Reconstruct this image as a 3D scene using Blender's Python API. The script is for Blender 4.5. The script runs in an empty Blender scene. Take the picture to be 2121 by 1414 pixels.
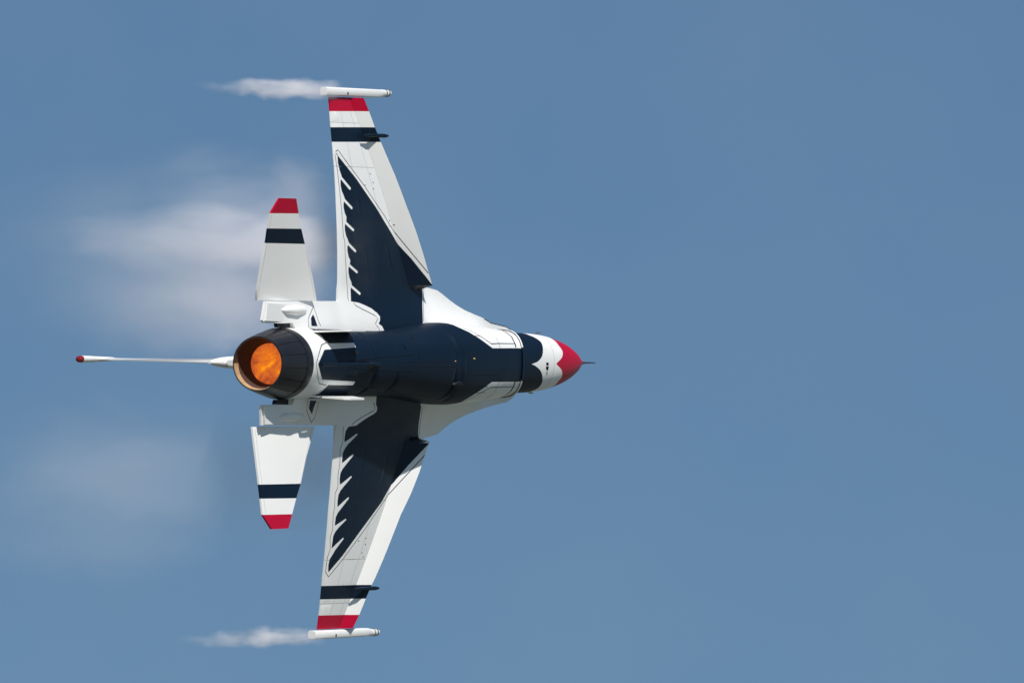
import bpy, bmesh, math, random
from mathutils import Vector, Matrix
from mathutils.geometry import delaunay_2d_cdt
random.seed(7)
SC = bpy.context.scene
COL = SC.collection

# ------------------------------------------------------------------ camera
PITCH = math.radians(17)
cam_d = bpy.data.cameras.new('camera'); cam = bpy.data.objects.new('camera', cam_d); COL.objects.link(cam)
cam.location = (0, 0, 1.7); cam.rotation_euler = (math.radians(90) + PITCH, 0, 0)
cam_d.sensor_width = 36; cam_d.lens = 36 * 24240.0 / 2121; cam_d.clip_start = 1; cam_d.clip_end = 60000
SC.camera = cam

# ------------------------------------------------------------------ daylight
SUN = Vector((.266, -.656, .636)).normalized()          # towards the sun: behind and above the viewer
w = bpy.data.worlds.new('World'); SC.world = w; w.use_nodes = True
nt = w.node_tree; nt.nodes.clear()
wo = nt.nodes.new('ShaderNodeOutputWorld'); bg = nt.nodes.new('ShaderNodeBackground'); sk = nt.nodes.new('ShaderNodeTexSky')
sk.sky_type = 'NISHITA'; sk.sun_disc = False
sk.sun_elevation = math.asin(SUN.z); sk.sun_rotation = math.atan2(SUN.x, SUN.y)
sk.altitude = 200; sk.air_density = 1.75; sk.dust_density = .2; sk.ozone_density = 10.0
bg.inputs['Strength'].default_value = .067
# thin uneven high haze, the same over the whole sky
wtc = nt.nodes.new('ShaderNodeTexCoord'); wn = nt.nodes.new('ShaderNodeTexNoise'); wn.inputs['Scale'].default_value = 34; wn.inputs['Detail'].default_value = 5; wn.inputs['Roughness'].default_value = .45
wr = nt.nodes.new('ShaderNodeMapRange'); wr.inputs[1].default_value = .3; wr.inputs[2].default_value = .75; wr.inputs[3].default_value = 0; wr.inputs[4].default_value = .042
wm = nt.nodes.new('ShaderNodeMix'); wm.data_type = 'RGBA'; wm.inputs[7].default_value = (9.2, 9.8, 9.9, 1)
nt.links.new(wtc.outputs['Generated'], wn.inputs['Vector']); nt.links.new(wn.outputs['Fac'], wr.inputs[0]); nt.links.new(wr.outputs[0], wm.inputs[0])
nt.links.new(sk.outputs[0], wm.inputs[6]); nt.links.new(wm.outputs[2], bg.inputs[0]); nt.links.new(bg.outputs[0], wo.inputs[0])
sl = bpy.data.lights.new('sun', 'SUN'); so = bpy.data.objects.new('sun', sl); COL.objects.link(so)
sl.energy = 5.0; sl.angle = math.radians(.53); sl.color = (1, .955, .89)
so.rotation_euler = SUN.to_track_quat('Z', 'Y').to_euler()
SC.view_settings.view_transform = 'Standard'; SC.view_settings.look = 'None'
SC.view_settings.exposure = 0; SC.view_settings.gamma = 1; SC.view_settings.use_curve_mapping = False
SC.cycles.volume_step_rate = 1.0; SC.cycles.volume_bounces = 4; SC.cycles.volume_max_steps = 256

# ------------------------------------------------------------------ materials
def newmat(name):
    m = bpy.data.materials.new(name); m.use_nodes = True
    return m, m.node_tree.nodes, m.node_tree.links, m.node_tree.nodes['Principled BSDF']
def paint(name, col, rough=.35, coat=.4, var=.06, scale=3.0, metal=0.0, streak=True):
    m, N, L, b = newmat(name)
    tc = N.new('ShaderNodeTexCoord'); mp = N.new('ShaderNodeMapping'); L.new(tc.outputs['Object'], mp.inputs[0])
    mp.inputs['Scale'].default_value = (.35, 1, 1) if streak else (1, 1, 1)
    n = N.new('ShaderNodeTexNoise'); n.inputs['Scale'].default_value = scale; n.inputs['Detail'].default_value = 6; n.inputs['Roughness'].default_value = .6
    L.new(mp.outputs[0], n.inputs['Vector'])
    mx = N.new('ShaderNodeMix'); mx.data_type = 'RGBA'
    mx.inputs[6].default_value = (*[c * (1 - var) for c in col], 1); mx.inputs[7].default_value = (*[min(1, c * (1 + var)) for c in col], 1)
    L.new(n.outputs['Fac'], mx.inputs[0]); L.new(mx.outputs[2], b.inputs['Base Color'])
    r = N.new('ShaderNodeMapRange'); r.inputs[3].default_value = rough * .8; r.inputs[4].default_value = rough * 1.25
    L.new(n.outputs['Fac'], r.inputs[0]); L.new(r.outputs[0], b.inputs['Roughness'])
    b.inputs['Coat Weight'].default_value = coat; b.inputs['Coat Roughness'].default_value = .18; b.inputs['Metallic'].default_value = metal
    return m
WHITE = paint('white_paint', (.80, .80, .79), .42, .15, .04, 2.2)
NAVY = paint('navy_paint', (.0008, .0078, .021), .5, 0, .25, 2.5)
NAVY.node_tree.nodes['Principled BSDF'].inputs['Specular IOR Level'].default_value = .22
RED = paint('red_paint', (.43, .0005, .026), .45, 0, .12, 3)
RED.node_tree.nodes['Principled BSDF'].inputs['Specular IOR Level'].default_value = .2
PIN = paint('pinstripe_paint', (.05, .055, .07), .5, .1, .1)
EDGE = paint('outline_paint', (.62, .60, .585), .5, .1, .08, 9)
SEAM = paint('dark_seam', (.004, .006, .011), .6, 0, .1)
DARK = paint('dark_vent_and_gap_shade', (.003, .004, .006), .7, 0, .1)
BURNT = paint('heat_darkened_metal', (.014, .014, .018), .40, .1, .6, 4, .3)
LINER = paint('ceramic_liner', (.42, .27, .15), .8, 0, .35, 7)
PROBE = paint('dark_probe_metal', (.05, .03, .035), .4, 0, .1, 6, .4)
REDLENS = paint('red_lens', (.22, .004, .01), .3, .3, .1)
JOINT = paint('panel_joint', (.33, .34, .34), .6, 0, .1)
NJOINT = paint('navy_panel_joint', (.007, .010, .017), .6, 0, .2)
for m_ in (NJOINT, SEAM): m_.node_tree.nodes['Principled BSDF'].inputs['Specular IOR Level'].default_value = .1
SOOT_SHADE = paint('throat_soot_and_shade', (.055, .026, .018), .8, 0, .5, 6)  # burnt throat, and painted shade on the inner petals out of the sun
STEEL = paint('bare_metal', (.30, .29, .27), .35, 0, .15, 6, .8)
LENS = paint('amber_lens', (.9, .55, .2), .1, .8, .05)
def glass():
    m, N, L, b = newmat('smoked_canopy'); b.inputs['Base Color'].default_value = (.10, .09, .06, 1); b.inputs['Roughness'].default_value = .06
    b.inputs['Coat Weight'].default_value = .6; b.inputs['Metallic'].default_value = .2
    return m
GLASS = glass()
def flame():
    m, N, L, b = newmat('afterburner_flame'); b.inputs['Base Color'].default_value = (.02, .008, .004, 1); b.inputs['Roughness'].default_value = 1
    tc = N.new('ShaderNodeTexCoord'); mp = N.new('ShaderNodeMapping'); mp.inputs['Scale'].default_value = (1, 1, 1); L.new(tc.outputs['Object'], mp.inputs[0])
    n = N.new('ShaderNodeTexNoise'); n.inputs['Scale'].default_value = 3.6; n.inputs['Detail'].default_value = 5; n.inputs['Distortion'].default_value = 1.3; n.inputs['Roughness'].default_value = .55
    L.new(mp.outputs[0], n.inputs['Vector'])
    sep = N.new('ShaderNodeSeparateXYZ'); L.new(tc.outputs['Object'], sep.inputs[0])
    def M(op, a, b_=None):
        q = N.new('ShaderNodeMath'); q.operation = op
        for i, v in enumerate((a, b_)):
            if v is None: continue
            if isinstance(v, (int, float)): q.inputs[i].default_value = v
            else: L.new(v, q.inputs[i])
        return q.outputs[0]
    rr = M('SQRT', M('ADD', M('POWER', M('ABSOLUTE', sep.outputs['Y']), 2.0), M('POWER', M('ABSOLUTE', sep.outputs['Z']), 2.0)))
    rim = M('MULTIPLY', M('POWER', M('DIVIDE', rr, .36), 3.0), .34)
    f = M('SUBTRACT', M('ADD', M('MULTIPLY', M('SUBTRACT', n.outputs['Fac'], .5), 1.5), .5), rim)
    cr = N.new('ShaderNodeValToRGB'); L.new(f, cr.inputs[0]); e = cr.color_ramp.elements
    e[0].position = .10; e[0].color = (.36, .055, .018, 1); e[1].position = .78; e[1].color = (1.0, .36, .012, 1)
    for p_, c_ in ((.32, (.58, .11, .022, 1)), (.47, (.74, .165, .018, 1)), (.60, (.88, .21, .012, 1))):
        k = e.new(p_); k.color = c_
    L.new(cr.outputs[0], b.inputs['Emission Color']); b.inputs['Emission Strength'].default_value = 1.0
    return m
FLAME = flame()
def grass():
    m, N, L, b = newmat('airfield_grass')
    n = N.new('ShaderNodeTexNoise'); n.inputs['Scale'].default_value = .02; n.inputs['Detail'].default_value = 8
    tc = N.new('ShaderNodeTexCoord'); L.new(tc.outputs['Object'], n.inputs['Vector'])
    mx = N.new('ShaderNodeMix'); mx.data_type = 'RGBA'; mx.inputs[6].default_value = (.075, .088, .07, 1); mx.inputs[7].default_value = (.12, .13, .11, 1)
    L.new(n.outputs['Fac'], mx.inputs[0]); L.new(mx.outputs[2], b.inputs['Base Color']); b.inputs['Roughness'].default_value = .9
    return m

# ------------------------------------------------------------------ mesh helpers
def link(name, me, parent=None, mats=()):
    for m in mats: me.materials.append(m)
    o = bpy.data.objects.new(name, me); COL.objects.link(o)
    if parent: o.parent = parent
    return o
def finish(me, angle=32):
    me.polygons.foreach_set('use_smooth', [True] * len(me.polygons))
    me.set_sharp_from_angle(angle=math.radians(angle)); me.update()
def pydata(name, V, Fc, mats, parent=None, mi=None, angle=32):
    me = bpy.data.meshes.new(name); me.from_pydata(V, [], Fc)
    if mi: me.polygons.foreach_set('material_index', mi)
    bm = bmesh.new(); bm.from_mesh(me); bmesh.ops.recalc_face_normals(bm, faces=bm.faces); bm.to_mesh(me); bm.free()
    finish(me, angle); return link(name, me, parent, mats)
def inside(p, poly):
    x, y = p; c = False; j = len(poly) - 1
    for i in range(len(poly)):
        xi, yi = poly[i]; xj, yj = poly[j]
        if (yi > y) != (yj > y) and x < (xj - xi) * (y - yi) / (yj - yi) + xi: c = not c
        j = i
    return c
def strip(pl, wd):
    L, Rr = [], []
    for i, p in enumerate(pl):
        a = pl[max(0, i - 1)]; b = pl[min(len(pl) - 1, i + 1)]
        dx, dy = b[0] - a[0], b[1] - a[1]; l = math.hypot(dx, dy) or 1; nx, ny = -dy / l * wd / 2, dx / l * wd / 2
        L.append((p[0] + nx, p[1] + ny)); Rr.append((p[0] - nx, p[1] - ny))
    return [(L[i], L[i + 1], Rr[i + 1], Rr[i]) for i in range(len(pl) - 1)]
def dens(pl, step, closed=True):
    out = []; q = list(pl) + ([pl[0]] if closed else [])
    for a, b in zip(q, q[1:]):
        n = max(1, int(math.hypot(b[0] - a[0], b[1] - a[1]) / step)); out += [(a[0] + (b[0] - a[0]) * i / n, a[1] + (b[1] - a[1]) * i / n) for i in range(n)]
    if not closed: out.append(q[-1])
    return out
def skin(name, outline, paints, lines, step, low, high, mats, parent, angle=32):
    """A skin cut along its paint edges: outline, paints and lines lie in the part's own two coordinates."""
    outline = dens(outline, step * .7)
    paints = [(m, dens(p, step)) for m, p in paints]
    quads = [(m, q) for m, pl, wd in lines for q in strip(pl, wd)]
    vs, es = [], []
    def add(poly):
        b = len(vs); vs.extend(Vector(p) for p in poly); n = len(poly); es.extend((b + i, b + (i + 1) % n) for i in range(n))
    add(outline)
    for _, p in paints: add(p)
    for _, q in quads: add(q)
    x0 = min(p[0] for p in outline); x1 = max(p[0] for p in outline); y0 = min(p[1] for p in outline); y1 = max(p[1] for p in outline)
    nx = int((x1 - x0) / step); ny = int((y1 - y0) / step)
    for i in range(nx + 1):
        for j in range(ny + 1):
            p = (x0 + (i + .5) * step, y0 + (j + (.25 if i % 2 else .75)) * step)
            if inside(p, outline): vs.append(Vector(p))
    ov, oe, of, *_ = delaunay_2d_cdt(vs, es, [], 0, 1e-5)
    pb = [(m, p, min(a[0] for a in p), max(a[0] for a in p), min(a[1] for a in p), max(a[1] for a in p)) for m, p in paints + quads]
    faces, mi = [], []
    for f in of:
        c = (sum(ov[i][0] for i in f) / len(f), sum(ov[i][1] for i in f) / len(f))
        if not inside(c, outline): continue
        m = 0
        for mm, p, a, b, c0, d0 in pb:
            if a <= c[0] <= b and c0 <= c[1] <= d0 and inside(c, p) and not (mm == 6 and m): m = mm
        faces.append(list(f)); mi.append(m)
    used = sorted({i for f in faces for i in f}); ix = {k: n for n, k in enumerate(used)}
    faces = [[ix[i] for i in f] for f in faces]; P2 = [ov[k] for k in used]
    V = [low(p[0], p[1]) for p in P2]
    if high:
        n = len(P2); V += [high(p[0], p[1]) for p in P2]
        cnt = {}
        for f, m in zip(faces, mi):
            for a, b in zip(f, f[1:] + f[:1]):
                k = (min(a, b), max(a, b)); cnt.setdefault(k, []).append((a, b, m))
        top = [[i + n for i in reversed(f)] for f in faces]; tm = list(mi)
        for k, l in cnt.items():
            if len(l) == 1: a, b, m = l[0]; top.append([b, a, a + n, b + n]); tm.append(m)
        faces += top; mi += tm
    return pydata(name, V, faces, mats, parent, mi, angle)
def loft(rings, caps=(True, True), closed=True):
    V, Fc = [], []; n = len(rings[0])
    for r in rings: V += r
    for i in range(len(rings) - 1):
        for j in range(n if closed else n - 1):
            k = (j + 1) % n; Fc.append([i * n + j, i * n + k, (i + 1) * n + k, (i + 1) * n + j])
    if caps[0]: Fc.append(list(range(n))[::-1])
    if caps[1]: Fc.append([(len(rings) - 1) * n + j for j in range(n)])
    return V, Fc
def rod(path, n=10):
    """path: (x, y, z, half width y, half height z, exponent) stations along X"""
    rings = []
    for x, y, z, a, b, e in path:
        r = []
        for k in range(n):
            t = 2 * math.pi * k / n; c, s = math.cos(t), math.sin(t)
            r.append((x, y + a * math.copysign(abs(c) ** (2 / e), c), z + b * math.copysign(abs(s) ** (2 / e), s)))
        rings.append(r)
    return loft(rings)
def plate(outline3, off):
    """a flat plate: outline points and the thickness vector"""
    n = len(outline3); V = [tuple(Vector(p) - Vector(off) / 2) for p in outline3] + [tuple(Vector(p) + Vector(off) / 2) for p in outline3]
    return V, [list(range(n))[::-1], list(range(n, 2 * n))] + [[i, (i + 1) % n, n + (i + 1) % n, n + i] for i in range(n)]

# ---- shapes of the aircraft in its own axes: X forward, Y to port, Z up (metres) ----
def lerp_tab(tab, x):
    if x <= tab[0][0]: return tab[0][1:]
    for a, b in zip(tab, tab[1:]):
        if x <= b[0]:
            k = (x - a[0]) / (b[0] - a[0])
            return tuple(p + (q - p) * k for p, q in zip(a[1:], b[1:]))
    return tab[-1][1:]
def spline_tab(tab, x):
    # monotone-ish Catmull-Rom through the stations, so that the skin has no facets
    if x <= tab[0][0]: return tab[0][1:]
    if x >= tab[-1][0]: return tab[-1][1:]
    n = len(tab)
    for i in range(n - 1):
        if x <= tab[i + 1][0]:
            x0, x1 = tab[i][0], tab[i + 1][0]; h = x1 - x0; k = (x - x0) / h
            out = []
            for c in range(1, len(tab[0])):
                d = (tab[i + 1][c] - tab[i][c]) / h
                m0 = d if i == 0 else (tab[i + 1][c] - tab[i - 1][c]) / (tab[i + 1][0] - tab[i - 1][0])
                m1 = d if i == n - 2 else (tab[i + 2][c] - tab[i][c]) / (tab[i + 2][0] - tab[i][0])
                h00 = 2*k**3 - 3*k**2 + 1; h10 = k**3 - 2*k**2 + k; h01 = -2*k**3 + 3*k**2; h11 = k**3 - k**2
                out.append(h00*tab[i][c] + h10*h*m0 + h01*tab[i + 1][c] + h11*h*m1)
            return tuple(out)
def sst(k):
    k = max(0., min(1., k)); return k * k * (3 - 2 * k)
# X, half width, top, bottom, height of the widest line, exponent
NAC = [(0.88,.600,.60,-.60,0,2.0),(1.5,.605,.62,-.62,0,2.0),(2.7,.585,.66,-.70,-.06,2.1),(4.0,.56,.70,-.84,-.18,2.2),
       (4.7,.57,.72,-.92,-.25,2.3),(5.8,.66,.72,-1.02,-.34,2.35),(6.6,.71,.70,-1.08,-.42,2.4),(7.5,.68,.50,-1.11,-.46,2.5),
       (8.1,.62,.20,-1.11,-.48,2.6),(8.63,.575,.00,-1.10,-.50,2.7)]
FB = [(6.0,.45,.70,-.45,.1,2.0),(8.0,.52,.66,-.50,.0,2.1),(9.5,.54,.50,-.54,-.05,2.2),(10.5,.53,.33,-.58,-.14,2.2),(11.1,.51,.22,-.60,-.2,2.1),
      (11.63,.463,.12,-.60,-.23,2.05),(12.28,.345,.01,-.555,-.26,2.0),(12.72,.208,-.085,-.475,-.27,2.0),(13.05,.085,-.195,-.35,-.27,2.0),(13.2,.045,-.23,-.31,-.27,2.0),(13.25,.006,-.265,-.275,-.27,2.0)]
def sect(tab, X, t, rake=False):
    w, zt, zb, zw, n = spline_tab(tab, X)
    s, c = math.sin(t), math.cos(t)
    y = w * math.copysign(abs(s) ** (2 / n), s)
    z = zw - (zw - zb) * abs(c) ** (2 / n) if c >= 0 else zw + (zt - zw) * abs(c) ** (2 / n)
    if rake: X = X + .75 * sst((X - 7.4) / 1.23) * (z - zb)
    return (X, y, z)
def nac_pt(X, t): return sect(NAC, X, t, True)
def fb_pt(X, t): return sect(FB, X, t)
YR = 1.345
HINGE = [((6.24, 1.36), (3.62, 4.53)), ((6.24, 1.36), (3.62, 4.53))]   # starboard, port (|y|)
DROOP = math.tan(math.radians(24))
def x_te(ay): return 3.2
def x_le(ay): return 6.82 - .722 * (ay - 1.35)
def flex(ay): return .26 * (max(0, ay - YR) / 3.15) ** 1.8
def half_t(X, ay):
    a, b = x_te(ay), x_le(ay); c = b - a; f = max(0., min(1., (X - a) / c))
    return .006 + .02 * c * (4 * f * (1 - f)) ** .6
def hinge_d(X, Y):
    (x0, y0), (x1, y1) = HINGE[0 if Y < 0 else 1]
    dx, dy = x1 - x0, y1 - y0; L = math.hypot(dx, dy)
    return ((X - x0) * (-dy) + (abs(Y) - y0) * dx) / L * -1
def y_strake(X):
    return lerp_tab([(6.8,1.35),(7.2,1.29),(7.94,1.09),(9.02,.85),(9.77,.70),(10.44,.64),(11,.4)], X)[0]
def body_half(X, ay):
    e = (min(YR, y_strake(X)) - ay)
    if X > 6.8: base = .012
    elif X > 3.2: base = half_t(X, YR)
    else: base = .006 + .045 * sst((3.2 - X) / 1.6) * sst((X + .3) / 1.5)
    rise = lerp_tab([(.1,.01),(1.5,.07),(3,.12),(5,.19),(8,.24),(10,.34)], X)[0]
    return base + rise * sst(e / .85)
def z_mid(X, Y):
    ay = abs(Y)
    if ay < YR: return 0.
    z = flex(ay); d = hinge_d(X, Y)
    if d > 0: z -= DROOP * d * sst((ay - YR + .03) / .03 if ay < YR else 1)
    return z
def z_half(X, Y):
    ay = abs(Y)
    return body_half(X, ay) if ay < YR else half_t(X, ay)
def z_under(X, Y): return z_mid(X, Y) - z_half(X, Y)
def z_stab(X, Y): return .0 - .176 * (abs(Y) - 1.05) - .02 + .13 * (1.1 - X)

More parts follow.
